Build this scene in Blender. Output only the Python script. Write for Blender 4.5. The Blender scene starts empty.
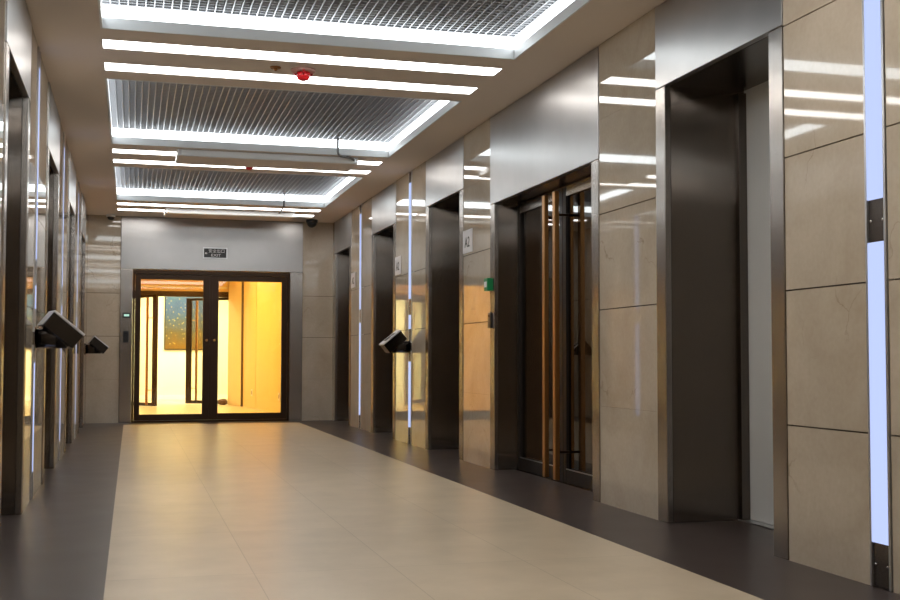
import bpy, bmesh, math, random
from mathutils import Vector, Matrix

random.seed(7)
COL = bpy.context.scene.collection
PI = math.pi

# ------------------------------------------------------------------ dimensions
XR, XL, H, YE, YB = 2.75, -0.58, 2.80, 16.06, -3.6
SX0, SX1 = -0.20, 2.365            # x extent of ceiling wells and strips

# ------------------------------------------------------------------ materials
def new_mat(name):
    m = bpy.data.materials.new(name); m.use_nodes = True
    nt = m.node_tree
    return m, nt, nt.nodes['Principled BSDF'], nt.nodes, nt.links

def plain(name, col, rough=0.5, metal=0.0, spec=0.5):
    m, nt, b, N, L = new_mat(name)
    b.inputs['Base Color'].default_value = (*col, 1)
    b.inputs['Roughness'].default_value = rough
    b.inputs['Metallic'].default_value = metal
    b.inputs['Specular IOR Level'].default_value = spec
    n = N.new('ShaderNodeTexNoise'); n.inputs['Scale'].default_value = 9
    n.inputs['Detail'].default_value = 4
    tc = N.new('ShaderNodeTexCoord'); L.new(tc.outputs['Object'], n.inputs['Vector'])
    r = N.new('ShaderNodeMapRange')
    r.inputs['To Min'].default_value = max(0.0, rough * 0.88); r.inputs['To Max'].default_value = min(1, rough * 1.12)
    L.new(n.outputs['Fac'], r.inputs['Value']); L.new(r.outputs['Result'], b.inputs['Roughness'])
    return m

def emit(name, col, strength):
    m = bpy.data.materials.new(name); m.use_nodes = True
    nt = m.node_tree; nt.nodes.clear()
    e = nt.nodes.new('ShaderNodeEmission'); o = nt.nodes.new('ShaderNodeOutputMaterial')
    e.inputs['Color'].default_value = (*col, 1); e.inputs['Strength'].default_value = strength
    nt.links.new(e.outputs[0], o.inputs[0])
    return m

def ramp(N, stops):
    r = N.new('ShaderNodeValToRGB')
    el = r.color_ramp.elements
    while len(el) < len(stops): el.new(0.5)
    for e, (p, c) in zip(el, stops):
        e.position = p; e.color = (*c, 1)
    return r

def stone_mat():
    m, nt, b, N, L = new_mat('polished_beige_marble')
    g = N.new('ShaderNodeNewGeometry')
    mp = N.new('ShaderNodeMapping'); L.new(g.outputs['Position'], mp.inputs['Vector'])
    n1 = N.new('ShaderNodeTexNoise'); n1.inputs['Scale'].default_value = 2.2; n1.inputs['Detail'].default_value = 7
    n1.inputs['Roughness'].default_value = 0.62; n1.inputs['Distortion'].default_value = 0.6
    L.new(mp.outputs[0], n1.inputs['Vector'])
    r1 = ramp(N, [(0.25, (0.44, 0.365, 0.275)), (0.52, (0.51, 0.44, 0.35)), (0.78, (0.57, 0.495, 0.40))])
    L.new(n1.outputs['Fac'], r1.inputs['Fac'])
    n2 = N.new('ShaderNodeTexNoise'); n2.inputs['Scale'].default_value = 45; n2.inputs['Detail'].default_value = 3
    L.new(mp.outputs[0], n2.inputs['Vector'])
    mx0 = N.new('ShaderNodeMix'); mx0.data_type = 'RGBA'; mx0.blend_type = 'MULTIPLY'; mx0.inputs[0].default_value = 0.25
    r2 = ramp(N, [(0.3, (0.78, 0.75, 0.7)), (0.7, (1, 1, 1))]); L.new(n2.outputs['Fac'], r2.inputs['Fac'])
    L.new(r1.outputs[0], mx0.inputs[6]); L.new(r2.outputs[0], mx0.inputs[7])
    # sparse dark hairline veins
    v = N.new('ShaderNodeTexVoronoi'); v.feature = 'DISTANCE_TO_EDGE'; v.inputs['Scale'].default_value = 1.1
    n3 = N.new('ShaderNodeTexNoise'); n3.inputs['Scale'].default_value = 3; n3.inputs['Detail'].default_value = 6
    L.new(mp.outputs[0], n3.inputs['Vector'])
    mxv = N.new('ShaderNodeMix'); mxv.data_type = 'RGBA'; mxv.blend_type = 'ADD'; mxv.inputs[0].default_value = 0.7
    L.new(mp.outputs[0], mxv.inputs[6]); L.new(n3.outputs['Color'], mxv.inputs[7]); L.new(mxv.outputs[2], v.inputs['Vector'])
    rv = ramp(N, [(0.0, (1, 1, 1)), (0.006, (0, 0, 0))]); L.new(v.outputs['Distance'], rv.inputs['Fac'])
    n4 = N.new('ShaderNodeTexNoise'); n4.inputs['Scale'].default_value = 1.7; L.new(mp.outputs[0], n4.inputs['Vector'])
    rm = ramp(N, [(0.54, (0, 0, 0)), (0.64, (0.55, 0.55, 0.55))]); L.new(n4.outputs['Fac'], rm.inputs['Fac'])
    mu = N.new('ShaderNodeMath'); mu.operation = 'MULTIPLY'
    L.new(rv.outputs[0], mu.inputs[0]); L.new(rm.outputs[0], mu.inputs[1])
    mx = N.new('ShaderNodeMix'); mx.data_type = 'RGBA'
    L.new(mu.outputs[0], mx.inputs[0]); L.new(mx0.outputs[2], mx.inputs[6]); mx.inputs[7].default_value = (0.2, 0.14, 0.09, 1)
    L.new(mx.outputs[2], b.inputs['Base Color'])
    b.inputs['Roughness'].default_value = 0.035
    b.inputs['IOR'].default_value = 1.55
    return m

def steel_mat(name, col, rough, groove=0.4, wav=0.004):
    """vertically brushed steel: fine upright grooves tilt the surface sideways only, so gloss spreads across the brush lines"""
    m, nt, b, N, L = new_mat(name)
    b.inputs['Metallic'].default_value = 1.0
    g = N.new('ShaderNodeNewGeometry')
    n2 = N.new('ShaderNodeTexNoise'); n2.inputs['Scale'].default_value = 2.4; n2.inputs['Detail'].default_value = 4
    L.new(g.outputs['Position'], n2.inputs['Vector'])
    mp = N.new('ShaderNodeMapping'); mp.inputs['Scale'].default_value = (110, 110, 1.2); L.new(g.outputs['Position'], mp.inputs['Vector'])
    n = N.new('ShaderNodeTexNoise'); n.inputs['Scale'].default_value = 1; n.inputs['Detail'].default_value = 3; L.new(mp.outputs[0], n.inputs['Vector'])
    ad = N.new('ShaderNodeMath'); ad.operation = 'MULTIPLY_ADD'; ad.inputs[1].default_value = 0.35
    L.new(n.outputs['Fac'], ad.inputs[0])
    sc_ = N.new('ShaderNodeMath'); sc_.operation = 'MULTIPLY'; sc_.inputs[1].default_value = 0.65; L.new(n2.outputs['Fac'], sc_.inputs[0]); L.new(sc_.outputs[0], ad.inputs[2])
    r = ramp(N, [(0.3, tuple(c * 0.88 for c in col)), (0.7, col)]); L.new(ad.outputs[0], r.inputs['Fac'])
    L.new(r.outputs[0], b.inputs['Base Color'])
    mr = N.new('ShaderNodeMapRange'); mr.inputs['To Min'].default_value = rough * 0.8; mr.inputs['To Max'].default_value = rough * 1.2
    L.new(n2.outputs['Fac'], mr.inputs['Value']); L.new(mr.outputs[0], b.inputs['Roughness'])
    n3 = N.new('ShaderNodeTexNoise'); n3.inputs['Scale'].default_value = 1.3; n3.inputs['Detail'].default_value = 0
    L.new(g.outputs['Position'], n3.inputs['Vector'])
    bp2 = N.new('ShaderNodeBump'); bp2.inputs['Strength'].default_value = 0.4; bp2.inputs['Distance'].default_value = wav
    L.new(n3.outputs['Fac'], bp2.inputs['Height'])
    cr = N.new('ShaderNodeVectorMath'); cr.operation = 'CROSS_PRODUCT'; cr.inputs[1].default_value = (0.02, 0.01, 1)
    L.new(g.outputs['True Normal'], cr.inputs[0])
    wn = N.new('ShaderNodeTexWhiteNoise'); wn.noise_dimensions = '3D'
    ms = N.new('ShaderNodeMapping'); ms.inputs['Scale'].default_value = (7919, 7919, 7919); L.new(g.outputs['Position'], ms.inputs['Vector']); L.new(ms.outputs[0], wn.inputs['Vector'])
    se = N.new('ShaderNodeSeparateColor'); L.new(wn.outputs['Color'], se.inputs[0])
    s1 = N.new('ShaderNodeMath'); s1.operation = 'SUBTRACT'; L.new(se.outputs[0], s1.inputs[0]); L.new(se.outputs[1], s1.inputs[1])
    s2 = N.new('ShaderNodeMath'); s2.operation = 'MULTIPLY'; s2.inputs[1].default_value = groove; L.new(s1.outputs[0], s2.inputs[0])
    vs = N.new('ShaderNodeVectorMath'); vs.operation = 'SCALE'; L.new(cr.outputs[0], vs.inputs[0]); L.new(s2.outputs[0], vs.inputs['Scale'])
    va = N.new('ShaderNodeVectorMath'); va.operation = 'ADD'; L.new(bp2.outputs[0], va.inputs[0]); L.new(vs.outputs[0], va.inputs[1])
    vn = N.new('ShaderNodeVectorMath'); vn.operation = 'NORMALIZE'; L.new(va.outputs[0], vn.inputs[0])
    L.new(vn.outputs[0], b.inputs['Normal'])
    return m

def sheet_mat(name, col, rough, aniso, wav):
    """large satin steel sheets: smooth anisotropic gloss over slightly uneven metal"""
    m, nt, b, N, L = new_mat(name)
    b.inputs['Metallic'].default_value = 1.0
    g = N.new('ShaderNodeNewGeometry')
    cr = N.new('ShaderNodeVectorMath'); cr.operation = 'CROSS_PRODUCT'; cr.inputs[1].default_value = (0.02, 0.01, 1)
    L.new(g.outputs['True Normal'], cr.inputs[0]); L.new(cr.outputs[0], b.inputs['Tangent'])
    b.inputs['Anisotropic'].default_value = aniso
    n2 = N.new('ShaderNodeTexNoise'); n2.inputs['Scale'].default_value = 2.0; n2.inputs['Detail'].default_value = 3
    L.new(g.outputs['Position'], n2.inputs['Vector'])
    r = ramp(N, [(0.3, tuple(c * 0.84 for c in col)), (0.7, col)]); L.new(n2.outputs['Fac'], r.inputs['Fac'])
    L.new(r.outputs[0], b.inputs['Base Color']); b.inputs['Roughness'].default_value = rough
    n3 = N.new('ShaderNodeTexNoise'); n3.inputs['Scale'].default_value = 1.1; n3.inputs['Detail'].default_value = 0
    L.new(g.outputs['Position'], n3.inputs['Vector'])
    bp = N.new('ShaderNodeBump'); bp.inputs['Strength'].default_value = 0.5; bp.inputs['Distance'].default_value = wav
    L.new(n3.outputs['Fac'], bp.inputs['Height']); L.new(bp.outputs[0], b.inputs['Normal'])
    return m

def tile_mat(name, c1, c2, grout, size, off, rough, bumpy=0.0, gap=0.002, mottle=0.8):
    m, nt, b, N, L = new_mat(name)
    g = N.new('ShaderNodeNewGeometry')
    mp = N.new('ShaderNodeMapping'); mp.inputs['Location'].default_value = (-off[0], -off[1], 0)
    L.new(g.outputs['Position'], mp.inputs['Vector'])
    br = N.new('ShaderNodeTexBrick'); br.offset = 0; br.squash = 1
    br.inputs['Scale'].default_value = 1; br.inputs['Brick Width'].default_value = size[0]; br.inputs['Row Height'].default_value = size[1]
    br.inputs['Mortar Size'].default_value = gap; br.inputs['Mortar Smooth'].default_value = 0.1; br.inputs['Bias'].default_value = 0
    br.inputs['Color1'].default_value = (*c1, 1); br.inputs['Color2'].default_value = (*c2, 1); br.inputs['Mortar'].default_value = (*grout, 1)
    L.new(mp.outputs[0], br.inputs['Vector'])
    n = N.new('ShaderNodeTexNoise'); n.inputs['Scale'].default_value = 3.5; n.inputs['Detail'].default_value = 8 if mottle > 0.5 else 1; n.inputs['Roughness'].default_value = 0.6
    L.new(g.outputs['Position'], n.inputs['Vector'])
    r = ramp(N, [(0.3, (0.80, 0.78, 0.75)), (0.7, (1.0, 1.0, 1.0))]); L.new(n.outputs['Fac'], r.inputs['Fac'])
    mx = N.new('ShaderNodeMix'); mx.data_type = 'RGBA'; mx.blend_type = 'MULTIPLY'; mx.inputs[0].default_value = mottle
    L.new(br.outputs['Color'], mx.inputs[6]); L.new(r.outputs[0], mx.inputs[7])
    L.new(mx.outputs[2], b.inputs['Base Color'])
    b.inputs['Specular IOR Level'].default_value = 0.38
    mr = N.new('ShaderNodeMapRange'); mr.inputs['To Min'].default_value = rough * 0.92; mr.inputs['To Max'].default_value = rough * 1.08
    L.new(n.outputs['Fac'], mr.inputs['Value']); L.new(mr.outputs[0], b.inputs['Roughness'])
    if bumpy:
        bp = N.new('ShaderNodeBump'); bp.inputs['Strength'].default_value = bumpy; bp.inputs['Distance'].default_value = 0.002
        L.new(n.outputs['Fac'], bp.inputs['Height']); L.new(bp.outputs[0], b.inputs['Normal'])
    return m

def glass_mat(name, tint, ior=1.5, rough=0.0):
    m = bpy.data.materials.new(name); m.use_nodes = True
    nt = m.node_tree; nt.nodes.clear(); N = nt.nodes; L = nt.links
    t = N.new('ShaderNodeBsdfTransparent'); t.inputs[0].default_value = (*tint, 1)
    gl = N.new('ShaderNodeBsdfGlossy'); gl.inputs['Roughness'].default_value = rough
    fr = N.new('ShaderNodeFresnel'); g = N.new('ShaderNodeNewGeometry'); mr = N.new('ShaderNodeMapRange')      # same reflectance on both faces of the pane
    mr.inputs['To Min'].default_value = ior; mr.inputs['To Max'].default_value = 1 / ior
    L.new(g.outputs['Backfacing'], mr.inputs['Value']); L.new(mr.outputs['Result'], fr.inputs['IOR'])
    mx = N.new('ShaderNodeMixShader'); o = N.new('ShaderNodeOutputMaterial')
    L.new(fr.outputs[0], mx.inputs[0]); L.new(t.outputs[0], mx.inputs[1]); L.new(gl.outputs[0], mx.inputs[2]); L.new(mx.outputs[0], o.inputs[0])
    return m

def picture_mat():
    m, nt, b, N, L = new_mat('night_skyline_print')
    g = N.new('ShaderNodeNewGeometry'); sx = N.new('ShaderNodeSeparateXYZ'); L.new(g.outputs['Position'], sx.inputs[0])
    mr = N.new('ShaderNodeMapRange'); mr.inputs['From Min'].default_value = 1.05; mr.inputs['From Max'].default_value = 2.24
    L.new(sx.outputs['Z'], mr.inputs['Value'])
    n = N.new('ShaderNodeTexNoise'); n.inputs['Scale'].default_value = 5; n.inputs['Detail'].default_value = 5
    L.new(g.outputs['Position'], n.inputs['Vector'])
    ad = N.new('ShaderNodeMath'); ad.operation = 'MULTIPLY_ADD'; ad.inputs[1].default_value = 0.5; L.new(n.outputs['Fac'], ad.inputs[0])
    su = N.new('ShaderNodeMath'); su.operation = 'SUBTRACT'; su.inputs[1].default_value = 0.25; L.new(mr.outputs[0], su.inputs[0])
    L.new(su.outputs[0], ad.inputs[2])
    r = ramp(N, [(0.0, (0.16, 0.08, 0.012)), (0.3, (0.09, 0.075, 0.04)), (0.55, (0.05, 0.08, 0.13)), (0.8, (0.035, 0.085, 0.24)), (1.0, (0.05, 0.12, 0.26))])
    L.new(ad.outputs[0], r.inputs['Fac'])
    v = N.new('ShaderNodeTexVoronoi'); v.inputs['Scale'].default_value = 16; L.new(g.outputs['Position'], v.inputs['Vector'])
    rv = ramp(N, [(0.1, (1, 1, 1)), (0.25, (0, 0, 0))]); L.new(v.outputs['Distance'], rv.inputs['Fac'])
    mx = N.new('ShaderNodeMix'); mx.data_type = 'RGBA'; L.new(rv.outputs[0], mx.inputs[0]); L.new(r.outputs[0], mx.inputs[6])
    mx.inputs[7].default_value = (0.5, 0.38, 0.12, 1)
    L.new(mx.outputs[2], b.inputs['Base Color']); b.inputs['Roughness'].default_value = 0.3
    return m

M = {}
M['stone'] = stone_mat()
M['joint'] = plain('dark_joint', (0.10, 0.075, 0.05), 0.8)
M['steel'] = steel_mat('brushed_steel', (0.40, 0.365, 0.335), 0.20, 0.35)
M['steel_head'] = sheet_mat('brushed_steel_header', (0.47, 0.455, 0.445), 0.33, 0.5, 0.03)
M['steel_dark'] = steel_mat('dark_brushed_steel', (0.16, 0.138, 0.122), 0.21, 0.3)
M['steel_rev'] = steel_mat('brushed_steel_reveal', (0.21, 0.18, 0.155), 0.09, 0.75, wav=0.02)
M['gloss_steel'] = plain('dark_polished_steel', (0.06, 0.053, 0.048), 0.16, 1.0)
M['chrome'] = plain('chrome', (0.7, 0.7, 0.7), 0.1, 1.0)
M['alu'] = plain('satin_aluminium', (0.62, 0.62, 0.63), 0.35, 1.0)
M['lip'] = plain('painted_white_trim', (0.82, 0.84, 0.85), 0.45)
M['ceil'] = plain('ceiling_paint', (0.80, 0.72, 0.65), 0.85)
M['grille'] = plain('aluminium_grille', (0.40, 0.40, 0.42), 0.4, 0.3)
M['plenum'] = plain('dark_plenum', (0.03, 0.027, 0.025), 0.9)
M['duct'] = plain('added_brown_duct', (0.28, 0.15, 0.05), 0.7)
M['galv'] = plain('galvanised_duct', (0.3, 0.3, 0.3), 0.5, 0.7)
M['border'] = tile_mat('dark_border_tile', (0.054, 0.040, 0.037), (0.058, 0.043, 0.0395), (0.052, 0.039, 0.036), (0.6, 0.6), (0, 0), 0.33, 0.0, 0.0, 0.3)
M['tile'] = tile_mat('beige_floor_tile', (0.60, 0.50, 0.365), (0.63, 0.525, 0.385), (0.44, 0.36, 0.25), (0.575, 1.15), (-0.085, 0.1), 0.32, 0.0)
M['lamp'] = emit('strip_light_diffuser', (1.0, 0.97, 0.93), 10.0)
M['cove'] = emit('cove_light_diffuser', (0.90, 0.97, 1.0), 6.0)
M['blue'] = emit('cool_wall_light_diffuser', (0.52, 0.62, 1.0), 0.98)
M['glass'] = glass_mat('clear_glass', (0.94, 0.93, 0.88))
M['dark_glass'] = glass_mat('tinted_glass', (0.46, 0.41, 0.35), ior=1.7)
M['bronze'] = plain('dark_bronze', (0.036, 0.017, 0.007), 0.34, 0.6)
M['black_frame'] = plain('blackened_frame', (0.016, 0.012, 0.010), 0.4, 0.0, 0.35)
M['brass'] = plain('copper_bronze_handle', (0.42, 0.205, 0.068), 0.34, 0.9)
M['lift_door'] = plain('pale_grey_panel', (0.68, 0.69, 0.69), 0.55)
M['black'] = plain('black_plastic', (0.012, 0.012, 0.013), 0.35)
M['screen'] = plain('dark_screen', (0.02, 0.02, 0.025), 0.1)
M['white'] = plain('white_plastic', (0.75, 0.73, 0.75), 0.4)
M['red'] = plain('red_plastic', (0.62, 0.012, 0.02), 0.3)
M['pink'] = plain('pale_pink_plastic', (0.62, 0.36, 0.33), 0.5)
M['orange_cap'] = plain('orange_brown_cap', (0.32, 0.13, 0.03), 0.5)
M['green'] = plain('green_plastic', (0.01, 0.22, 0.07), 0.35)
M['green_led'] = emit('green_display', (0.55, 0.9, 0.75), 0.8)
M['ink'] = plain('dark_ink', (0.03, 0.03, 0.03), 0.6)
M['yellow_wall'] = plain('cream_wall_paint', (0.78, 0.60, 0.30), 0.7)
M['white_wall'] = plain('white_wall_paint', (0.80, 0.78, 0.70), 0.8)
M['warm_lamp'] = emit('warm_lamp_diffuser', (1.0, 0.61, 0.13), 22.0)
M['warm_white_lamp'] = emit('warm_white_lamp_diffuser', (1.0, 0.91, 0.50), 28.0)
M['added_fill'] = emit('added_fill_diffuser', (1.0, 0.82, 0.62), 20.0)
M['picture'] = picture_mat()
M['bag'] = plain('brown_cloth', (0.12, 0.06, 0.025), 0.9)
M['rubber'] = plain('grey_conduit', (0.16, 0.16, 0.16), 0.5)
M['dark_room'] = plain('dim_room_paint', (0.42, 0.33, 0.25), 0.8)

# ------------------------------------------------------------------ mesh helpers
class MB:
    """collects shapes (world coordinates) and links them as one mesh object"""
    def __init__(self):
        self.bm = bmesh.new(); self.mats = []
    def mi(self, m):
        if m not in self.mats: self.mats.append(m)
        return self.mats.index(m)
    def box(self, x0, x1, y0, y1, z0, z1, m, bevel=0.0):
        x0, x1 = min(x0, x1), max(x0, x1); y0, y1 = min(y0, y1), max(y0, y1)
        vs = [self.bm.verts.new(c) for c in ((x0,y0,z0),(x1,y0,z0),(x1,y1,z0),(x0,y1,z0),(x0,y0,z1),(x1,y0,z1),(x1,y1,z1),(x0,y1,z1))]
        fs = [self.bm.faces.new([vs[i] for i in q]) for q in ((3,2,1,0),(4,5,6,7),(0,1,5,4),(1,2,6,5),(2,3,7,6),(3,0,4,7))]
        k = self.mi(m)
        for f in fs: f.material_index = k
        if bevel:
            es = list({e for f in fs for e in f.edges})
            r = bmesh.ops.bevel(self.bm, geom=es, offset=bevel, segments=2, affect='EDGES', profile=0.5)
            for f in r['faces']: f.material_index = k
        return self
    def prism(self, pts, axis, a, b, m, bevel=0.0):
        """extrude a 2-D outline (in the two other axes, cyclic order) along axis from a to b"""
        def mk(p, t):
            if axis == 'x': return (t, p[0], p[1])
            if axis == 'y': return (p[0], t, p[1])
            return (p[0], p[1], t)
        A = [self.bm.verts.new(mk(p, a)) for p in pts]; B = [self.bm.verts.new(mk(p, b)) for p in pts]
        n = len(pts); fs = [self.bm.faces.new(A[::-1]), self.bm.faces.new(B)]
        for i in range(n):
            j = (i + 1) % n; fs.append(self.bm.faces.new((A[i], A[j], B[j], B[i])))
        k = self.mi(m)
        for f in fs: f.material_index = k
        bmesh.ops.recalc_face_normals(self.bm, faces=fs)
        if bevel:
            es = list({e for f in fs for e in f.edges})
            r = bmesh.ops.bevel(self.bm, geom=es, offset=bevel, segments=2, affect='EDGES', profile=0.5)
            for f in r['faces']: f.material_index = k
        return self
    def lathe(self, prof, c, m, axis='z', seg=28):
        """revolve (radius, height) pairs about an axis through c"""
        k = self.mi(m); rings = []
        for r, h in prof:
            ring = []
            for i in range(seg):
                t = 2 * PI * i / seg; u, v = r * math.cos(t), r * math.sin(t)
                p = {'z': (u, v, h), 'x': (h, u, v), 'y': (u, h, v)}[axis]
                ring.append(self.bm.verts.new(Vector(c) + Vector(p)))
            rings.append(ring)
        fs = []
        for a, b in zip(rings, rings[1:]):
            for i in range(seg):
                j = (i + 1) % seg
                fs.append(self.bm.faces.new((a[i], a[j], b[j], b[i])))
        fs.append(self.bm.faces.new(rings[0][::-1])); fs.append(self.bm.faces.new(rings[-1]))
        for f in fs: f.material_index = k; f.smooth = True
        fs[-1].smooth = fs[-2].smooth = False
        bmesh.ops.recalc_face_normals(self.bm, faces=fs)
        return self
    def tube(self, pts, r, m, seg=10):
        k = self.mi(m); pts = [Vector(p) for p in pts]; rings = []
        up = Vector((0.3, 0.2, 0.9)).normalized()
        for i, p in enumerate(pts):
            d = (pts[min(i + 1, len(pts) - 1)] - pts[max(i - 1, 0)]).normalized()
            s = d.cross(up)
            if s.length < 0.05: s = d.cross(Vector((1, 0, 0)))
            s.normalize(); t = s.cross(d)
            rings.append([self.bm.verts.new(p + s * r * math.cos(2*PI*j/seg) + t * r * math.sin(2*PI*j/seg)) for j in range(seg)])
        fs = []
        for a, b in zip(rings, rings[1:]):
            for j in range(seg):
                q = (j + 1) % seg; fs.append(self.bm.faces.new((a[j], a[q], b[q], b[j])))
        for f in fs: f.smooth = True
        fs += [self.bm.faces.new(rings[0][::-1]), self.bm.faces.new(rings[-1])]
        for f in fs: f.material_index = k
        bmesh.ops.recalc_face_normals(self.bm, faces=fs)
        return self
    def wall(self, p, q, t, z0, z1, m):
        """vertical slab from p to q, thickness t to the left of p->q"""
        p, q = Vector((*p, 0)), Vector((*q, 0)); d = (q - p).normalized(); n = Vector((-d.y, d.x, 0)) * t
        return self.prism([(p.x, p.y), (q.x, q.y), (q.x + n.x, q.y + n.y), (p.x + n.x, p.y + n.y)], 'z', z0, z1, m)
    def xform(self, mat):
        bmesh.ops.transform(self.bm, matrix=mat, verts=self.bm.verts); return self
    def build(self, name, parent=None, loc=None, label=None):
        me = bpy.data.meshes.new(name); o = bpy.data.objects.new(name, me); COL.objects.link(o)
        org = Vector((0, 0, 0))
        if parent is not None:
            o.parent = parent
        elif loc is not None:
            org = Vector(loc); o.location = org
            bmesh.ops.translate(self.bm, vec=-org, verts=self.bm.verts)
        self.bm.to_mesh(me); self.bm.free()
        for m in self.mats: me.materials.append(M[m])
        if label: o['label'] = label
        return o

def thing(name, label, cat, loc=(0, 0, 0), rz=0.0, group=None, kind=None):
    o = bpy.data.objects.new(name, None); COL.objects.link(o)
    o.location = loc; o.rotation_euler = (0, 0, rz); o.empty_display_size = 0.1
    if label: o['label'] = label
    if cat: o['category'] = cat
    if group: o['group'] = group
    if kind: o['kind'] = kind
    return o
def tag(o, label, cat, group=None):
    o['label'] = label; o['category'] = cat
    if group: o['group'] = group
    return o
def struct(o):
    o['kind'] = 'structure'; return o

def text_mesh(name, s, size, loc, rot, mat, parent, extrude=0.0012, sx=1.0):
    cu = bpy.data.curves.new(name, 'FONT'); cu.body = s; cu.size = size; cu.extrude = extrude
    cu.align_x = 'CENTER'; cu.align_y = 'CENTER'
    t = bpy.data.objects.new(name, cu); COL.objects.link(t)
    bpy.context.view_layer.update()
    dg = bpy.context.evaluated_depsgraph_get()
    me = bpy.data.meshes.new_from_object(t.evaluated_get(dg))
    bpy.data.objects.remove(t)
    o = bpy.data.objects.new(name, me); COL.objects.link(o)
    me.materials.clear(); me.materials.append(M[mat])
    o.parent = parent; o.location = loc; o.rotation_euler = rot; o.scale = (sx, 1, 1)
    return o

# ------------------------------------------------------------------ openings
#        y0     y1    (outer edges of the steel surround)
RIGHT_LIFTS = [(4.405, 5.670), (9.435, 10.735), (12.05, 13.33), (14.66, 15.93)]
LEFT_LIFTS = [(5.61, 6.90), (8.36, 9.66), (11.12, 12.43), (13.90, 15.20)]
DOOR = (6.465, 8.66)
RIGHT_LIGHTS = [(3.77, False), (11.385, True), (14.03, False)]
LEFT_LIGHTS = [(7.50, True), (10.28, False), (13.10, False)]
CAS, HEAD, DHEAD = 0.112, 2.34, 2.095
REC = 0.47                                         # recess depth
SEAMS = [0.0, 0.583, 1.167, 1.75, 2.333, H]
LW = 0.066                                         # half width of a light channel

# ------------------------------------------------------------------ the shell
def side_wall(name, x, s, lifts, door, lights):
    """s=+1: wall behind x (right), s=-1: left. stone cladding 20 mm over a core."""
    mb = MB()
    ops = [(a, b, HEAD) for a, b in lifts] + ([(door[0], door[1], DHEAD)] if door else [])
    ops.sort()
    y = YB
    for a, b, top in ops + [(YE, YE, 0)]:
        if a > y + 0.02:
            # core and cladding of the pier between y and a
            mb.box(x + s*0.032, x + s*0.80, y, a, 0, H, 'joint')
            cuts = [y]
            for ly, _ in lights:
                if y < ly < a: cuts += [ly - LW, ly + LW]
            cuts.append(a)
            segs = [(cuts[i], cuts[i+1]) for i in range(0, len(cuts), 2)]
            for p, q in segs:
                n = max(1, round((q - p) / 1.3))
                for k in range(n):
                    u, v = p + (q-p)*k/n, p + (q-p)*(k+1)/n
                    fine = s < 0 or u > 4.0                    # tight joints at knee height and above the doors, except on the nearest pier
                    jg = lambda z: 0.0 if z in (0.0, H) else (0.0005 if fine and z in (0.583, 2.333) else 0.003)
                    for z0, z1 in zip(SEAMS, SEAMS[1:]):
                        mb.box(x, x + s*0.03, u + 0.002, v - 0.002, z0 + jg(z0), z1 - jg(z1), 'stone')
        if top:
            mb.box(x + s*0.032, x + s*0.80, a, b, top + 0.01, H, 'joint')       # lintel core
            inn0, inn1 = a + CAS, b - CAS
            mb.box(x + s*0.032, x + s*0.80, a, inn0 - 0.012, 0, top + 0.01, 'joint')
            mb.box(x + s*0.032, x + s*0.80, inn1 + 0.012, b, 0, top + 0.01, 'joint')
        y = b
    return struct(mb.build(name))
side_wall('wall_right', XR, 1, RIGHT_LIFTS, DOOR, RIGHT_LIGHTS)
side_wall('wall_left', XL, -1, LEFT_LIFTS, None, LEFT_LIGHTS)

# end wall, with stone left and right of the steel-clad door bay
mb = MB()
BX0, BX1 = -0.152, 2.318
mb.box(XL - 0.3, BX0 + 0.13, YE + 0.032, YE + 0.30, 0, H, 'joint')
mb.box(BX1 - 0.16, XR + 0.3, YE + 0.032, YE + 0.30, 0, H, 'joint')
mb.box(BX0 + 0.13, BX1 - 0.16, YE + 0.032, YE + 0.30, 2.085, H, 'joint')
for p, q in ((XL, BX0), (BX1, XR)):
    for z0, z1 in zip(SEAMS, SEAMS[1:]):
        if z1 == 2.333: z1 = H
        elif z0 == 2.333: continue
        a, b = (YE - 0.002, YE + 0.024) if p == XL else (YE, YE)          # left slabs turned slightly, shaped to catch the strip light reflections
        mb.prism([(p + 0.001, a), (q - 0.002, b), (q - 0.002, YE + 0.03), (p + 0.001, YE + 0.03)], 'z', z0 + (0.003 if z0 > 0.6 else 0.0005 if z0 else 0), z1 - (0.0005 if z1 == 0.583 else 0.003 if z1 < H else 0), 'stone')
struct(mb.build('wall_end'))
struct(MB().box(XL - 0.3, XR + 0.3, YB - 0.2, YB, 0, H, 'stone').build('wall_back'))

# floor: dark border, beige field, vestibule and back room
mb = MB()
mb.box(XL - 0.9, XR + 3.3, YB - 0.2, YE + 0.30, -0.12, -0.002, 'border')
mb.box(-0.9, 3.6, YE + 0.30, 26.6, -0.12, -0.002, 'tile')
fl = mb.build('floor'); struct(fl)
mb = MB(); fx0, fx1, fy = -0.085, 2.215, 15.62
mb.box(fx0, fx1, YB, fy, -0.002, 0.0, 'tile')
mb.box(XL - 0.9, fx0, YB, YE + 0.2, -0.002, 0.0, 'border')
mb.box(fx1, XR + 3.3, YB, YE + 0.2, -0.002, 0.0, 'border')
mb.box(fx0, fx1, fy, YE + 0.2, -0.002, 0.0, 'border')
mb.box(-0.9, 3.6, YE + 0.20, 26.6, -0.002, 0.0, 'tile')
struct(mb.build('floor_finish'))

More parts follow.
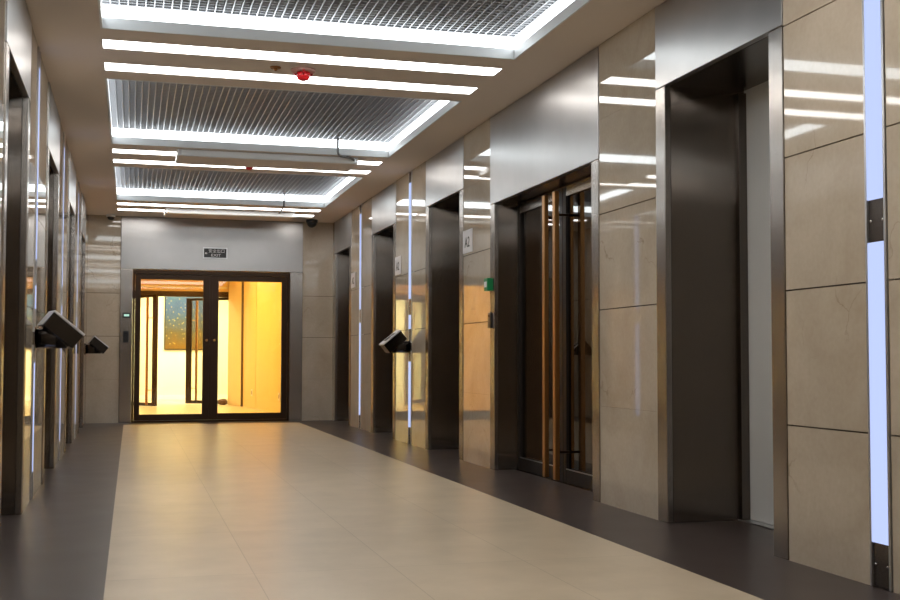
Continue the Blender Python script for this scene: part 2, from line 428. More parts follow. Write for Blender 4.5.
# ceiling with wells and strip slots
WELLS = [(0.66, 3.17), (4.42, 6.925), (8.165, 10.66), (11.915, 14.44)]
STRIPS = [(-0.31, -0.10), (0.22, 0.43), (3.41, 3.62), (3.97, 4.18), (7.165, 7.378), (7.728, 7.942), (10.93, 11.143), (11.49, 11.703), (14.71, 14.92), (15.27, 15.48)]
holes = sorted(WELLS + STRIPS)
mb = MB(); T = 0.05
mb.box(XL - 0.9, SX0, YB - 0.2, YE + 0.05, H, H + T, 'ceil')
mb.box(SX1, XR + 0.9, YB - 0.2, YE + 0.05, H, H + T, 'ceil')
y = YB - 0.2
for a, b in holes + [(YE + 0.05, 0)]:
    if a > y: mb.box(SX0, SX1, y, a, H, H + T, 'ceil')
    y = b
struct(mb.build('ceiling'))
# dark plenum above the open grilles
mb = MB()
mb.box(XL - 0.9, XR + 0.9, YB - 0.2, YE + 0.05, 3.75, 3.85, 'plenum')
for x in (XL - 0.9, XR + 0.8): mb.box(x, x + 0.1, YB - 0.2, YE + 0.05, H + T, 3.75, 'plenum')
for yy in (YB - 0.2, YE - 0.05): mb.box(XL - 0.8, XR + 0.8, yy, yy + 0.1, H + T, 3.75, 'plenum')
struct(mb.build('ceiling_plenum'))

# ------------------------------------------------------------------ ceiling wells: lip, cove light, open-cell grille
def light_well(y0, y1, label, group='open-cell light wells in the ceiling'):
    t = thing('ceiling_light_well', label, 'ceiling light', ((SX0 + SX1) / 2, (y0 + y1) / 2, H), 0, group)
    cx, cy = (SX0 + SX1) / 2, (y0 + y1) / 2
    hx, hy = (SX1 - SX0) / 2, (y1 - y0) / 2
    def ring(mat, z0, z1, out, inn):
        m = MB()
        m.box(-hx - out, hx + out, -hy - out, -hy + inn, z0, z1, mat); m.box(-hx - out, hx + out, hy - inn, hy + out, z0, z1, mat)
        m.box(-hx - out, -hx + inn, -hy + inn, hy - inn, z0, z1, mat); m.box(hx - inn, hx + out, -hy + inn, hy - inn, z0, z1, mat)
        return m
    ring('lip', -0.002, 0.064, -0.0005, 0.012).build('trim_frame', t)
    ring('cove', 0.064, 0.144, 0.01, 0.0).build('cove_light', t, label='glowing white cove light')
    ring('plenum', 0.144, 0.20, 0.012, -0.001).build('housing', t)
    g = MB(); p = 0.05
    nx, ny = int(2*hx / p), int(2*hy / p)
    for i in range(nx + 1):
        x = -hx + 0.006 + (2*hx - 0.012) * i / nx
        g.box(x - 0.003, x + 0.003, -hy + 0.001, hy - 0.001, 0.146, 0.186, 'grille')
    for j in range(ny + 1):
        yy = -hy + 0.006 + (2*hy - 0.012) * j / ny
        g.box(-hx + 0.001, hx - 0.001, yy - 0.003, yy + 0.003, 0.1465, 0.1855, 'grille')
    g.build('grille', t, label='open-cell aluminium grille')
    return t
light_well(*WELLS[0], 'square open-cell light well in the ceiling behind the viewpoint')
light_well(*WELLS[1], 'nearest open-cell light well, cut off by the top of the picture')
light_well(*WELLS[2], 'middle open-cell light well, between the two full-length strip pairs')
light_well(*WELLS[3], 'farthest open-cell light well, nearest the glass exit doors')

# ducts in the plenum above the grilles, the brown one added for its warm tone
def duct(name, label, x0, x1, y0, y1, z0, z1, mat):
    m = MB(); m.box(x0, x1, y0, y1, z0, z1, mat, 0.01)
    d = (x1 - x0) > (y1 - y0); n = 3
    for k in range(n):
        if d: c = x0 + (x1 - x0) * (k + .5) / n; m.box(c - .02, c + .02, y0 - .015, y1 + .015, z0 - .015, z1, mat)
        else: c = y0 + (y1 - y0) * (k + .5) / n; m.box(x0 - .015, x1 + .015, c - .02, c + .02, z0 - .015, z1, mat)
    return tag(m.build(name, loc=((x0+x1)/2, (y0+y1)/2, z0)), label, 'duct')
duct('air_duct', 'brown duct added above the left half of the middle grille for its warm tone', 0.05, 1.05, 8.6, 11.0, 3.3, 3.745, 'duct')
duct('air_duct', 'grey duct glimpsed above the farthest grille', 0.4, 1.6, 12.6, 13.3, 3.3, 3.745, 'galv')

# ------------------------------------------------------------------ strip lights
def strip_light(y0, y1, label):
    cx, cy = (SX0 + SX1) / 2, (y0 + y1) / 2
    t = thing('ceiling_strip_light', label, 'ceiling light', (cx, cy, H), 0, 'recessed strip lights across the ceiling')
    hx, hy = (SX1 - SX0) / 2 - 0.001, (y1 - y0) / 2 - 0.001
    m = MB()
    m.box(-hx, hx, -hy, -hy + 0.006, 0.0005, 0.06, 'alu'); m.box(-hx, hx, hy - 0.006, hy, 0.0005, 0.06, 'alu')
    m.box(-hx, -hx + 0.006, -hy + 0.006, hy - 0.006, 0.0005, 0.06, 'alu'); m.box(hx - 0.006, hx, -hy + 0.006, hy - 0.006, 0.0005, 0.06, 'alu')
    m.box(-hx, hx, -hy, hy, 0.06, 0.065, 'alu')
    m.build('housing', t)
    MB().box(-hx + 0.007, hx - 0.007, -hy + 0.007, hy - 0.007, 0.006, 0.012, 'lamp').build('diffuser', t)
SL = ['white ceiling strip light farther behind the viewpoint', 'white ceiling strip light behind the viewpoint, beside the rear well',
      'white ceiling strip light above the viewpoint, out of view', 'white ceiling strip light just out of view above',
      'longest white strip light, first below the nearest light well', 'long white strip light beside the red detector, just before the middle well',
      'white strip light partly hidden behind the nearer flat hanging box', 'white strip light just before the farthest light well, beside a small red detector',
      'thin white strip light just beyond the farthest light well', 'last white strip light, mostly hidden by the farther flat box near the end wall']
for (a, b), l in zip(STRIPS, SL): strip_light(a, b, l)

# ------------------------------------------------------------------ elevator entrances
def elevator(x, s, y0, y1, label, pale=False):
    w = (y1 - y0) / 2
    t = thing('elevator_entrance', label, 'elevator', (x, (y0 + y1) / 2, 0), 0 if s > 0 else PI, 'steel-framed elevator entrances')
    e = 0.006                                            # stands proud of the stone
    iw = w - CAS
    MB().box(-e, 0.03, -w + 0.002, w - 0.002, HEAD, H - 0.006, 'steel_head', 0.003).build('header_panel', t)
    for sg in (-1, 1):
        a, b = sorted((sg * (w - 0.002), sg * iw))
        MB().box(-e, 0.03, a, b, 0.001, HEAD - 0.003, 'steel', 0.003).build('casing', t)
        a, b = sorted((sg * iw, sg * (iw + 0.010)))
        MB().box(0.031, REC, a, b, 0.001, HEAD + 0.008, 'steel_rev').build('reveal', t)
        a, b = sorted((sg * iw, sg * (iw - 0.03)))
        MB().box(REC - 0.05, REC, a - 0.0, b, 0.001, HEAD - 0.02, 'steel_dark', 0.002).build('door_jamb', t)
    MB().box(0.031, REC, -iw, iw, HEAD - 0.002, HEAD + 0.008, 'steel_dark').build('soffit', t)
    MB().box(REC - 0.06, REC + 0.1, -iw, iw, 0.0005, 0.006, 'alu').build('sill', t)
    for sg in (-1, 1):
        a, b = sorted((sg * 0.002, sg * (iw)))
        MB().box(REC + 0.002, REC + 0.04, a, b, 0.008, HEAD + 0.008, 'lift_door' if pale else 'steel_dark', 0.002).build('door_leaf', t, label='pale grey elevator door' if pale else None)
    return t
for (a, b), l, p in zip(RIGHT_LIFTS, ['nearest elevator entrance on the right, recess showing a pale grey door',
        'elevator entrance on the right just beyond the double glass doors', 'elevator entrance on the right between the two thin wall lights, left of the call panel',
        'farthest elevator entrance on the right, beside the end wall'], (1, 0, 0, 0)): elevator(XR, 1, a, b, l, p)
for (a, b), l in zip(LEFT_LIFTS, ['nearest elevator entrance on the left, at the left edge of the picture', 'second elevator entrance on the left, just past the large call panel',
        'third elevator entrance on the left, between the second and third wall lights', 'farthest elevator entrance on the left, beside the end wall']): elevator(XL, -1, a, b, l)

# ------------------------------------------------------------------ vertical wall lights
def wall_light(x, s, y, arm, label):
    t = thing('wall_light', label, 'wall light', (x, y, 0), 0 if s > 0 else PI, 'vertical light strips in the stone piers')
    w = LW - 0.003
    m = MB()
    m.box(0.022, 0.03, -w, w, 0.002, H - 0.004, 'alu')
    for sg in (-1, 1):
        a, b = sorted((sg * w, sg * (w - 0.012))); m.box(-0.006, 0.022, a, b, 0.002, H - 0.004, 'alu')
    m.build('channel', t, label='aluminium edge channel')
    iw = w - 0.013
    lit = [(0.170, 0.84), (1.175, 1.318), (1.485, 2.68)] if arm else [(0.170, 1.318), (1.485, 2.68)]
    z = 0.004
    for a, b in lit + [(H - 0.006, 0)]:
        pl = MB().box(0.002, 0.02, -iw, iw, z, a - 0.001, 'steel_dark', 0.001).build('cover_plate', t)
        if a - z < 0.2 or not arm:
            for sg in (-1, 1):
                MB().lathe([(0.0055, 0.003), (0.0055, -0.001), (0.003, -0.003)], (0, sg * (iw - 0.014), (z + a) / 2), 'chrome', 'x', 12).build('screw', pl)
        if b: MB().box(-0.005, 0.02, -iw, iw, a, b, 'blue').build('diffuser', t, label='glowing bluish white diffuser')
        z = b + 0.001
    return t
for (y, arm), l in zip(RIGHT_LIGHTS, ['wide bluish vertical wall light at the right edge of the picture', 'vertical wall light on the right behind the call panel', 'farthest vertical wall light on the right, without a call panel']): wall_light(XR, 1, y, arm, l)
for (y, arm), l in zip(LEFT_LIGHTS, ['nearest vertical wall light on the left, behind the large call panel', 'second vertical wall light on the left, without a call panel', 'third vertical wall light on the left, between the two farthest elevators']): wall_light(XL, -1, y, arm, l)

# ------------------------------------------------------------------ call panels on arms
def call_panel(x, s, y, label, twist=0.0):
    """local +x points away from the wall into the lobby"""
    t = thing('call_panel', label, 'control panel', (x, y, 0.99), PI if s > 0 else 0, 'angled elevator call panels on arms')
    MB().lathe([(0.075, 0.0), (0.075, 0.008), (0.066, 0.012)], (0, 0, 0), 'steel_dark', 'x', 32).build('mounting_flange', t)
    MB().lathe([(0.061, 0.011), (0.061, 0.19), (0.05, 0.21)], (0, 0, 0), 'gloss_steel', 'x', 32).build('arm', t)
    # head: tilted block; outline in x-z, extruded along y
    ang = math.radians(-39); L2, D = 0.115, 0.118
    c, sn = math.cos(ang), math.sin(ang)
    cx, cz = 0.2165, 0.0995
    def P(u, v): return (cx + c*u - sn*v, cz + sn*u + c*v)
    def place(o):
        o.data.transform(Matrix.Translation((0.16 - 0.085 * math.sin(twist), 0, 0)) @ Matrix.Rotation(twist, 4, 'Z') @ Matrix.Translation((-0.16, 0, 0))); return o
    m = MB(); m.prism([P(-L2, -0.014), P(L2, -0.014), P(L2, -D), P(-L2, -D)], 'y', -0.095, 0.095, 'gloss_steel', 0.004)
    h = place(m.build('head', t))
    f = MB(); f.prism([P(-L2 - .002, -0.013), P(L2 + .002, -0.013), P(L2 + .002, 0.0), P(-L2 - .002, 0.0)], 'y', -0.098, 0.098, 'white', 0.003)
    place(f.build('bezel', h, label='bright face plate'))
    d = MB(); d.prism([P(-L2*0.55, 0.0002), P(L2*0.55, 0.0002), P(L2*0.55, 0.0022), P(-L2*0.55, 0.0022)], 'y', -0.06, 0.06, 'screen')
    place(d.build('display', h))
    e = MB(); e.prism([P(-L2 - 0.003, -0.016), P(-L2 - 0.003, -D + 0.004), P(-L2 - 0.0002, -D + 0.004), P(-L2 - 0.0002, -0.016)], 'y', -0.088, 0.088, 'alu', 0.001)
    place(e.build('end_cap', h))
    return t
call_panel(XR, 1, 11.385, 'angled elevator call panel on an arm from the right wall')
call_panel(XL, -1, 7.50, 'large angled call panel on an arm from the left wall', math.radians(15))
call_panel(XL, -1, 15.62, 'small far call panel on the left, in front of the end wall', math.radians(8))

# ------------------------------------------------------------------ glass doors at the end of the lobby
d1 = thing('door_1', None, None, (1.075, YE, 0), 0, kind='structure')
d1['label'] = 'bronze framed double glass doors at the end of the lobby'
ox = -1.075
e = 0.006
MB().box(BX0 + ox + .002, BX1 + ox - .002, -e, 0.03, 2.083, H - 0.006, 'steel_head', 0.003).build('header_panel', d1, label='brushed steel header panel')
MB().box(BX0 + ox + .002, 0.008 + ox, -e, 0.03, 0.001, 2.08, 'steel', 0.003).build('casing', d1)
MB().box(2.142 + ox, BX1 + ox - .002, -e, 0.03, 0.001, 2.08, 'steel', 0.003).build('casing', d1)
m = MB()
m.box(0.010 + ox, 0.040 + ox, 0.0, 0.10, 0.001, 2.07, 'bronze', 0.002); m.box(2.108 + ox, 2.14 + ox, 0.0, 0.10, 0.001, 2.07, 'bronze', 0.002)
m.box(0.040 + ox, 2.108 + ox, 0.0, 0.10, 2.02, 2.07, 'bronze', 0.002); m.box(0.040 + ox, 2.108 + ox, 0.0, 0.10, 0.001, 0.025, 'bronze', 0.002)
m.build('door_frame', d1)
def leaf(parent, x0, x1, z0, z1, y, fr_l, fr_r, fr_t, fr_b, mat, glass, depth=0.045, name='door_leaf'):
    m = MB()
    m.box(x0, x0 + fr_l, y, y + depth, z0, z1, mat, 0.002); m.box(x1 - fr_r, x1, y, y + depth, z0, z1, mat, 0.002)
    m.box(x0 + fr_l, x1 - fr_r, y, y + depth, z1 - fr_t, z1, mat, 0.002); m.box(x0 + fr_l, x1 - fr_r, y, y + depth, z0, z0 + fr_b, mat, 0.002)
    l = m.build(name, parent)
    MB().box(x0 + fr_l, x1 - fr_r, y + depth/2 - 0.004, y + depth/2 + 0.004, z0 + fr_b, z1 - fr_t, glass).build('glass_pane', l)
    return l
la = leaf(d1, 0.042 + ox, 1.052 + ox, 0.027, 2.018, 0.03, 0.074, 0.104, 0.071, 0.082, 'bronze', 'glass')
lb = leaf(d1, 1.056 + ox, 2.106 + ox, 0.027, 2.018, 0.03, 0.102, 0.078, 0.077, 0.088, 'bronze', 'glass')
MB().box(1.035 + ox, 1.075 + ox, 0.022, 0.029, 0.03, 2.015, 'bronze', 0.001).build('astragal', la)
for l, x in ((la, 1.0), (lb, 1.105)):
    MB().lathe([(0.018, 0.031), (0.018, 0.018), (0.012, 0.014)], (x + ox, 0, 1.12), 'brass', 'y', 16).build('lock_cylinder', l)

# ------------------------------------------------------------------ glass doors in the right wall
dc = (DOOR[0] + DOOR[1]) / 2
d2 = thing('door_2', None, None, (XR, dc, 0), 0, kind='structure')
d2['label'] = 'dark framed double glass doors with copper handles in the right wall'
w = (DOOR[1] - DOOR[0]) / 2; iw = w - CAS
MB().box(-e, 0.03, -w + .002, w - .002, DHEAD, H - 0.006, 'steel_head', 0.003).build('header_panel', d2, label='brushed steel header panel')
for sg in (-1, 1):
    a, b = sorted((sg * (w - .002), sg * iw)); MB().box(-e, 0.03, a, b, 0.001, DHEAD - .003, 'steel', 0.003).build('casing', d2)
    a, b = sorted((sg * iw, sg * (iw + 0.01))); MB().box(0.031, 0.26, a, b, 0.001, DHEAD + 0.008, 'steel_rev').build('reveal', d2)
MB().box(0.031, 0.26, -iw, iw, DHEAD - 0.002, DHEAD + 0.008, 'steel_dark').build('soffit', d2)
PX = 0.185
for sg in (-1, 1):
    y0, y1 = sorted((sg * 0.003, sg * (iw - 0.004)))
    m = MB(); zt = 2.082; fw = 0.062
    m.box(PX, PX + 0.045, y0, y0 + fw, 0.008, zt, 'black_frame', 0.002); m.box(PX, PX + 0.045, y1 - fw, y1, 0.008, zt, 'black_frame', 0.002)
    m.box(PX, PX + 0.045, y0 + fw, y1 - fw, zt - 0.07, zt, 'steel', 0.002); m.box(PX, PX + 0.045, y0 + fw, y1 - fw, 0.008, 0.10, 'black_frame', 0.002)
    m.box(PX - 0.004, PX, y0 + fw, y1 - fw, 0.098, 0.106, 'alu')
    l = m.build('door_leaf', d2)
    MB().box(PX + 0.018, PX + 0.026, y0 + fw, y1 - fw, 0.10, zt - 0.07, 'dark_glass').build('glass_pane', l)
    hy = sg * 0.105 - 0.005 + 0.04
    for side, xa in ((-1, PX - 0.095), (1, PX + 0.055)):
        hm_ = 'brass' if side < 0 else 'bronze'
        m = MB(); m.box(xa, xa + 0.034, hy - 0.024, hy + 0.024, 0.03, 2.045, hm_, 0.004)
        for zz in (0.22, 1.88):
            a, b = sorted((xa + 0.017, PX + 0.022)); m.tube([(a, hy, zz), (b, hy, zz)], 0.009, 'bronze')
        m.build('pull_handle', l, label='tall copper coloured pull handle' if side < 0 else None)
m = MB(); m.box(PX - 0.02, PX + 0.03, -iw, iw, 0.0005, 0.006, 'steel_dark'); m.build('threshold', d2)
# dim room behind those doors
m = MB()
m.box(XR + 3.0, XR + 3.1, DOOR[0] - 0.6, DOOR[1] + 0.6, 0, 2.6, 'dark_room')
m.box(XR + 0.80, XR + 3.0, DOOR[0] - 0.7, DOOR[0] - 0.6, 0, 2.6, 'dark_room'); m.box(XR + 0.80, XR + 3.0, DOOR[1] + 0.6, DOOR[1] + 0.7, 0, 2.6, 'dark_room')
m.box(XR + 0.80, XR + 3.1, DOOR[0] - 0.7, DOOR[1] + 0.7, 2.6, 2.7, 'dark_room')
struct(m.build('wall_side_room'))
# inner sides of the passage to that room
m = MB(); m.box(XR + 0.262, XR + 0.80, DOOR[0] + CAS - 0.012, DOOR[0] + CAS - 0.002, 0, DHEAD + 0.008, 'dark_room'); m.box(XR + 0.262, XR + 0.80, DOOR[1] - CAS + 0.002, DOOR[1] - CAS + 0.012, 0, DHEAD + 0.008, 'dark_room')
struct(m.build('trim_1'))

# ------------------------------------------------------------------ lit vestibule and room beyond the end doors
VH = 2.62
m = MB(); m.wall((-0.30, 22.0), (-0.30, YE + 0.30), 0.1, 0, VH, 'yellow_wall')
struct(m.build('wall_vestibule_left'))
m = MB()
m.wall((2.46, YE + 0.30), (2.10, 20.15), -0.12, 0, VH, 'yellow_wall'); m.wall((2.097, 20.16), (1.965, 21.10), -0.12, 0, VH, 'yellow_wall')
m.wall((1.93, 21.12), (1.765, 21.97), -0.12, 0, VH, 'yellow_wall'); m.box(1.93, 2.1, 21.08, 21.12, 0, VH, 'joint')
struct(m.build('wall_vestibule_right'))
m = MB(); m.box(-0.4, -0.16, 22.0, 22.12, 0, VH, 'yellow_wall'); m.box(-0.16, 1.91, 22.0, 22.12, 2.13, VH, 'yellow_wall'); m.box(1.91, 2.1, 22.0, 22.12, 0, VH, 'yellow_wall')
m.box(-0.28, 1.74, 21.97, 22.0, 2.19, 2.225, 'white_wall')
struct(m.build('wall_vestibule_end'))
m = MB(); m.box(-0.4, 2.7, YE + 0.30, 22.0, VH, VH + 0.1, 'yellow_wall'); m.box(-0.9, 3.6, 22.0, 26.2, VH, VH + 0.1, 'white_wall')
struct(m.build('ceiling_vestibule'))
m = MB(); m.box(-0.9, 3.6, 25.0, 25.1, 0, VH, 'white_wall'); m.box(-0.9, -0.8, 22.12, 25.0, 0, VH, 'white_wall'); m.box(3.5, 3.6, 22.12, 25.0, 0, VH, 'white_wall')
struct(m.build('wall_far_room'))
struct(MB().box(-0.8, 3.5, 24.985, 25.0, 0, 0.10, 'lip').build('baseboard_far_room'))

# second pair of glass doors
d3 = thing('door_3', None, None, (0.97, 22.0, 0), 0, kind='structure')
d3['label'] = 'inner pair of brown framed glass doors, one leaf standing open'
m = MB()
m.box(-1.14, -1.06, -0.02, 0.10, 0.001, 2.13, 'bronze', 0.002); m.box(0.88, 0.94, -0.02, 0.10, 0.001, 2.13, 'bronze', 0.002)
m.box(-1.06, 0.88, -0.02, 0.10, 2.03, 2.13, 'bronze', 0.002); m.build('door_frame', d3)
def swing_leaf(hx, length, deg, sides):
    l = leaf(d3, 0.0, length, 0.01, 2.028, -0.0225, 0.06, 0.105, 0.05, 0.06, 'bronze', 'glass')
    l.location = (hx, 0.0, 0); l.rotation_euler = (0, 0, math.radians(deg))
    for yy in sides:
        hx_ = length - 0.17
        hm = MB().box(hx_ - 0.02, hx_ + 0.02, yy - 0.015, yy + 0.015, 0.03, 1.98, 'brass', 0.004)
        for zz in (0.3, 1.6): hm.tube([(hx_, yy, zz), (length - 0.05, 0.0, zz)], 0.008, 'brass')
        hm.build('pull_handle', l)
swing_leaf(-1.055, 0.90, -54, (-0.085, 0.085)); swing_leaf(0.875, 0.98, 180 - 33, (-0.085,))

# lamps of the vestibule and far room
def panel_lamp(x, y, sx, sy, mat, label, z=None):
    t = thing('ceiling_lamp', label, 'ceiling light', (x, y, z or VH), 0)
    m = MB(); fr = 0.03
    m.box(-sx, sx, -sy, -sy + fr, -0.05, -0.001, 'white'); m.box(-sx, sx, sy - fr, sy, -0.05, -0.001, 'white')
    m.box(-sx, -sx + fr, -sy + fr, sy - fr, -0.05, -0.001, 'white'); m.box(sx - fr, sx, -sy + fr, sy - fr, -0.05, -0.001, 'white'); m.build('frame', t)
    MB().box(-sx + fr, sx - fr, -sy + fr, sy - fr, -0.045, -0.035, mat).build('diffuser', t)
panel_lamp(1.0, 18.0, 0.5, 0.5, 'warm_lamp', 'warm ceiling lamp just inside the glass exit doors, hidden above them')
panel_lamp(1.0, 19.7, 0.5, 0.5, 'warm_lamp', 'warm ceiling lamp before the inner glass doors, hidden above')
panel_lamp(0.6, 23.5, 1.0, 0.6, 'warm_white_lamp', 'large bright ceiling lamp in the far room, hidden above')
panel_lamp(2.3, 23.2, 0.5, 0.6, 'warm_white_lamp', 'bright ceiling lamp at the right of the far room, hidden above')

panel_lamp(XR + 2.0, dc, 0.3, 0.3, 'added_fill', 'added unseen lamp brightening the side room behind the right glass doors', 2.599)  # added fill, lifts the side room so the tinted glass reads brown

# picture on the far wall
t = thing('framed_picture', 'large blue and gold night skyline picture on the far white wall', 'picture', (1.10, 24.965, 1.05))
m = MB()
for a, b, c, d in ((-0.43, 0.43, 0, 0.02), (-0.43, 0.43, 1.17, 1.19), (-0.43, -0.41, 0.02, 1.17), (0.41, 0.43, 0.02, 1.17)): m.box(a, b, -0.005, 0.034, c, d, 'black_frame')
m.build('frame', t); MB().box(-0.41, 0.41, 0.005, 0.03, 0.02, 1.17, 'picture').build('print', t)

# lumpy bag on the vestibule floor
bm = bmesh.new(); bmesh.ops.create_icosphere(bm, subdivisions=3, radius=1)
for v in bm.verts:
    n = v.co.normalized(); k = 1 + 0.14*math.sin(5*n.x + 2*n.y) + 0.10*math.cos(7*n.y + 3*n.z)
    v.co = Vector((n.x*0.085*k, n.y*0.07*k, max(0.0, 0.055 + n.z*0.06*k)))
for f in bm.faces: f.smooth = True
mbx = MB(); mbx.bm.free(); mbx.bm = bm; mbx.mi('bag')
tag(mbx.build('cloth_bag'), 'small dark brown bag on the floor beside the inner doorway', 'bag').location = (1.665, 21.85, 0)

# sockets on the yellow wall
for k, (x, y, l) in enumerate([(2.066, 20.40, 'small white wall socket on the yellow wall, left of the two'), (2.270, 18.20, 'small white wall socket on the yellow wall, right of the two')]):
    t = thing('wall_socket', l, 'socket', (x - 0.001, y, 0.27), math.atan2(0.36, 3.79) if k else math.atan2(0.132, 0.94), 'wall sockets on the yellow wall')
    MB().box(-0.010, 0.0, -0.045, 0.045, -0.06, 0.06, 'white', 0.002).build('plate', t)
    MB().box(-0.0115, -0.0095, -0.018, 0.018, -0.03, 0.03, 'black').build('outlet', t)

# ------------------------------------------------------------------ flat boxes and conduits under the ceiling
def flat_box(x0, x1, y0, y1, z0, label):
    t = thing('ceiling_box', label, 'ceiling unit', ((x0+x1)/2, (y0+y1)/2, H), 0, 'flat boxes mounted under the ceiling')
    hx, hy, d = (x1-x0)/2, (y1-y0)/2, z0 - H
    m = MB(); m.box(-hx, hx, -hy, hy, d + 0.006, -0.001, 'lip', 0.003); m.build('body', t)
    MB().box(-hx + 0.015, hx - 0.015, -hy + 0.015, hy - 0.015, d, d + 0.005, 'ceil').build('bottom_panel', t, label='brownish underside panel')
    for sg in (-1, 1):
        MB().box(sg*hx*0.97 - 0.012, sg*hx*0.97 + 0.012, -hy - 0.003, -hy - 0.0005, d + 0.012, -0.006, 'alu').build('end_clip', t)
flat_box(0.385, 2.075, 10.75, 11.22, 2.735, 'flat grey box under the ceiling, nearer, below the middle light well')
flat_box(0.395, 2.065, 15.05, 15.50, 2.735, 'flat grey box under the ceiling, farther, close to the end wall')
def arc(p, c, n=6):
    """quadratic rounding of a polyline corner list"""
    out = [Vector(p[0])]
    for a, b, d in zip(p, p[1:], p[2:]):
        a, b, d = Vector(a), Vector(b), Vector(d)
        u = b + (a - b).normalized() * c; v = b + (d - b).normalized() * c
        for i in range(n + 1):
            s = i / n; out.append((1-s)**2*u + 2*s*(1-s)*b + s*s*v)
    out.append(Vector(p[-1])); return out
tag(MB().tube(arc([(1.853, 10.60, 3.6), (1.853, 10.60, 2.783), (2.0, 10.70, 2.783), (2.035, 10.752, 2.775)], 0.05), 0.011, 'rubber').build('flexible_conduit', loc=(1.853, 10.6, 2.78)),
    'grey bent conduit dropping from the middle grille to the nearer flat box', 'conduit')
tag(MB().tube(arc([(1.83, 14.36, 3.6), (1.83, 14.36, 2.786), (1.86, 15.052, 2.786)], 0.05), 0.011, 'rubber').build('flexible_conduit', loc=(1.83, 14.38, 2.78)),
    'thin dark conduit dropping from the farthest grille to the farther flat box', 'conduit')

# red detectors, small cap
def detector(x, y, label, r):
    t = thing('fire_detector', label, 'detector', (x, y, H), 0, 'red detectors on the ceiling')
    MB().lathe([(r*1.0, -0.0005), (r*1.0, -0.010), (r*0.82, -0.020)], (0, 0, 0), 'pink', 'z', 32).build('base', t, label='pale pink base')
    MB().lathe([(r*0.55, -0.020), (r*0.56, -0.045), (r*0.45, -0.065), (r*0.2, -0.075)], (0, 0, 0), 'red', 'z', 32).build('cap', t, label='bright red cap')
    m = MB()
    for k in range(3):
        a = 2*PI*k/3 + 0.4; m.tube([(r*0.9*math.cos(a), r*0.9*math.sin(a), -0.012), (r*0.62*math.cos(a), r*0.62*math.sin(a), -0.04)], 0.006, 'red')
    m.build('guard', t)
detector(1.085, 7.56, 'larger red detector between the two nearest strip lights', 0.082)
detector(1.10, 11.33, 'small red detector in front of the strip light near the farther well', 0.07)
t = thing('sprinkler_cap', 'small orange brown cap on the ceiling, left of the larger red detector', 'sprinkler', (0.897, 7.54, H))
MB().lathe([(0.036, -0.0005), (0.036, -0.006), (0.030, -0.010)], (0, 0, 0), 'orange_cap', 'z', 24).build('ceiling_plate', t)
MB().lathe([(0.014, -0.010), (0.012, -0.022), (0.006, -0.026)], (0, 0, 0), 'orange_cap', 'z', 16).build('nozzle', t)

# dome cameras
def dome(x, y, r, label, base):
    t = thing('security_camera', label, 'camera', (x, y, H), 0, 'dome cameras at the end of the lobby')
    MB().lathe([(r*1.08, -0.0005), (r*1.08, -r*0.5), (r*0.98, -r*0.62)], (0, 0, 0), base, 'z', 28).build('ceiling_mount', t)
    MB().lathe([(r*0.9*math.cos(a), -r*0.62 - r*0.85*math.sin(a)) for a in [i*PI/2/7 for i in range(7)]] + [(0.004, -r*1.47)], (0, 0, 0), 'black', 'z', 28).build('dome_cover', t)
dome(-0.285, 15.93, 0.055, 'small pale and black dome camera at the left end of the lobby', 'lip')
dome(2.40, 15.78, 0.075, 'larger black dome camera at the right end of the lobby', 'black')

# exit sign
t = thing('exit_sign', 'small black illuminated exit sign on the steel panel over the end doors', 'sign', (1.10, YE - 0.006, 2.323))
MB().box(-0.166, 0.166, -0.022, 0.0, -0.077, 0.077, 'alu', 0.003).build('frame', t)
MB().box(-0.152, 0.152, -0.0235, -0.0215, -0.062, 0.062, 'black').build('face', t)
R90 = (PI/2, 0, 0)
text_mesh('lettering', '安全出口', 0.056, (0.02, -0.0245, 0.026), R90, 'white', t, sx=1.0)
text_mesh('lettering', 'EXIT', 0.052, (0.01, -0.0245, -0.032), R90, 'white', t, sx=1.25)
m = MB(); m.prism([(-0.142, -0.005), (-0.122, 0.010), (-0.122, 0.0), (-0.108, 0.0), (-0.108, -0.010), (-0.122, -0.010), (-0.122, -0.020)], 'y', -0.025, -0.023, 'white'); m.build('arrow', t)

# A2 plates
for y, z, w_, l in ((9.295, 1.868, 0.135, 'white A2 plate on the stone pier left of the double glass doors'), (11.93, 1.866, 0.13, 'white A2 plate on the pier with the call panel'), (14.50, 1.88, 0.13, 'white A2 plate on the farthest right pier, hard to see')):
    t = thing('elevator_sign', l, 'sign', (XR, y, z), 0, 'white letter plates beside the elevators')
    MB().box(-0.008, -0.0005, -w_, w_, -0.098, 0.098, 'white', 0.002).build('plate', t)
    text_mesh('lettering', 'A2', 0.125, (-0.0088, 0, -0.012), (PI/2, 0, -PI/2), 'ink', t, sx=1.0)

# boxes beside the glass doors
t = thing('emergency_door_release', 'green door release box on the steel casing of the right glass doors', 'switch box', (XR - 0.006, 8.605, 1.455))
MB().box(-0.006, -0.0004, -0.042, 0.042, -0.046, 0.046, 'black').build('mounting_plate', t)
MB().box(-0.055, -0.006, -0.046, 0.046, -0.05, 0.05, 'green', 0.004).build('body', t)
MB().box(-0.058, -0.0545, -0.030, 0.030, -0.022, 0.022, 'lip', 0.001).build('push_plate', t)
t = thing('card_reader', 'black card reader below the green box on the right door casing', 'card reader', (XR - 0.006, 8.605, 1.172))
MB().box(-0.004, -0.0004, -0.036, 0.036, -0.058, 0.058, 'alu').build('mounting_plate', t)
MB().box(-0.026, -0.004, -0.040, 0.040, -0.062, 0.062, 'black', 0.006).build('body', t)
MB().box(-0.0275, -0.0255, -0.02, 0.02, 0.03, 0.04, 'screen').build('indicator', t)
t = thing('access_keypad', 'small keypad with lit green display left of the end doors', 'keypad', (-0.066, YE - 0.006, 1.45))
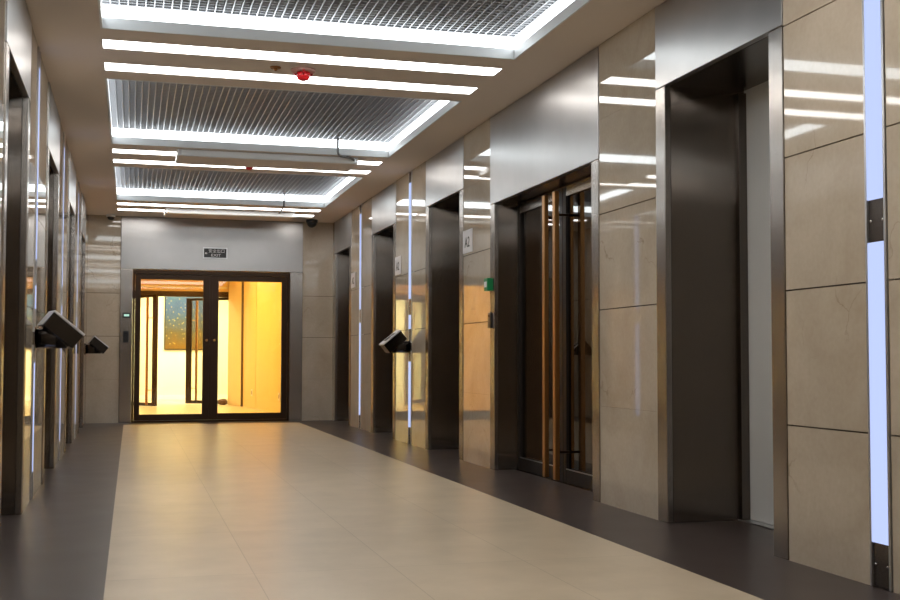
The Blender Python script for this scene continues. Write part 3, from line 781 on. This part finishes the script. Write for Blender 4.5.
MB().box(-0.046, 0.046, -0.004, -0.0004, -0.031, 0.031, 'black').build('mounting_plate', t)
MB().box(-0.05, 0.05, -0.02, -0.004, -0.035, 0.035, 'black', 0.003).build('body', t)
MB().box(-0.034, 0.034, -0.0215, -0.0195, -0.014, 0.016, 'green_led').build('display', t, label='lit green display')
t = thing('card_reader', 'black card reader below the keypad, left of the end doors', 'card reader', (-0.07, YE - 0.006, 1.16))
MB().box(-0.03, 0.03, -0.004, -0.0004, -0.074, 0.074, 'alu').build('mounting_plate', t)
MB().box(-0.034, 0.034, -0.026, -0.004, -0.078, 0.078, 'black', 0.006).build('body', t)
MB().box(-0.02, 0.02, -0.0275, -0.0255, 0.035, 0.045, 'screen').build('indicator', t)

# ------------------------------------------------------------------ world, camera
w = bpy.data.worlds.new('World'); bpy.context.scene.world = w; w.use_nodes = True
w.node_tree.nodes['Background'].inputs[0].default_value = (0.02, 0.02, 0.02, 1)
w.node_tree.nodes['Background'].inputs[1].default_value = 0.2

F_PX, YAW, PITCH, ROLL, CY, CH = 1143.03, 0.2718, 0.0446, 0.0015, 308.0, 0.8669
cam = bpy.data.cameras.new('camera'); co = bpy.data.objects.new('camera', cam); COL.objects.link(co)
cam.sensor_fit = 'HORIZONTAL'; cam.sensor_width = 36; cam.lens = F_PX / 900 * 36
cam.shift_y = (CY - 300) / 900; cam.clip_start = 0.05; cam.clip_end = 100
Fv = Vector((math.sin(YAW)*math.cos(PITCH), math.cos(YAW)*math.cos(PITCH), math.sin(PITCH)))
Rv = Vector((math.cos(YAW), -math.sin(YAW), 0)); Uv = Rv.cross(Fv)
c, s = math.cos(ROLL), math.sin(ROLL)
R2, U2 = Rv*c + Uv*s, Uv*c - Rv*s
mat = Matrix((R2, U2, -Fv)).transposed().to_4x4(); mat.translation = Vector((0, 0, CH))
co.matrix_world = mat
sc = bpy.context.scene; sc.camera = co
sc.view_settings.view_transform = 'Standard'; sc.view_settings.look = 'None'
sc.view_settings.gamma = 1; sc.view_settings.use_curve_mapping = False
sc.view_settings.exposure = 0.15
sc.cycles.max_bounces = 10; sc.cycles.diffuse_bounces = 5; sc.cycles.glossy_bounces = 6; sc.cycles.transparent_max_bounces = 12
sc.cycles.use_denoising = True; sc.cycles.use_adaptive_sampling = False
sc.cycles.sample_clamp_indirect = 6
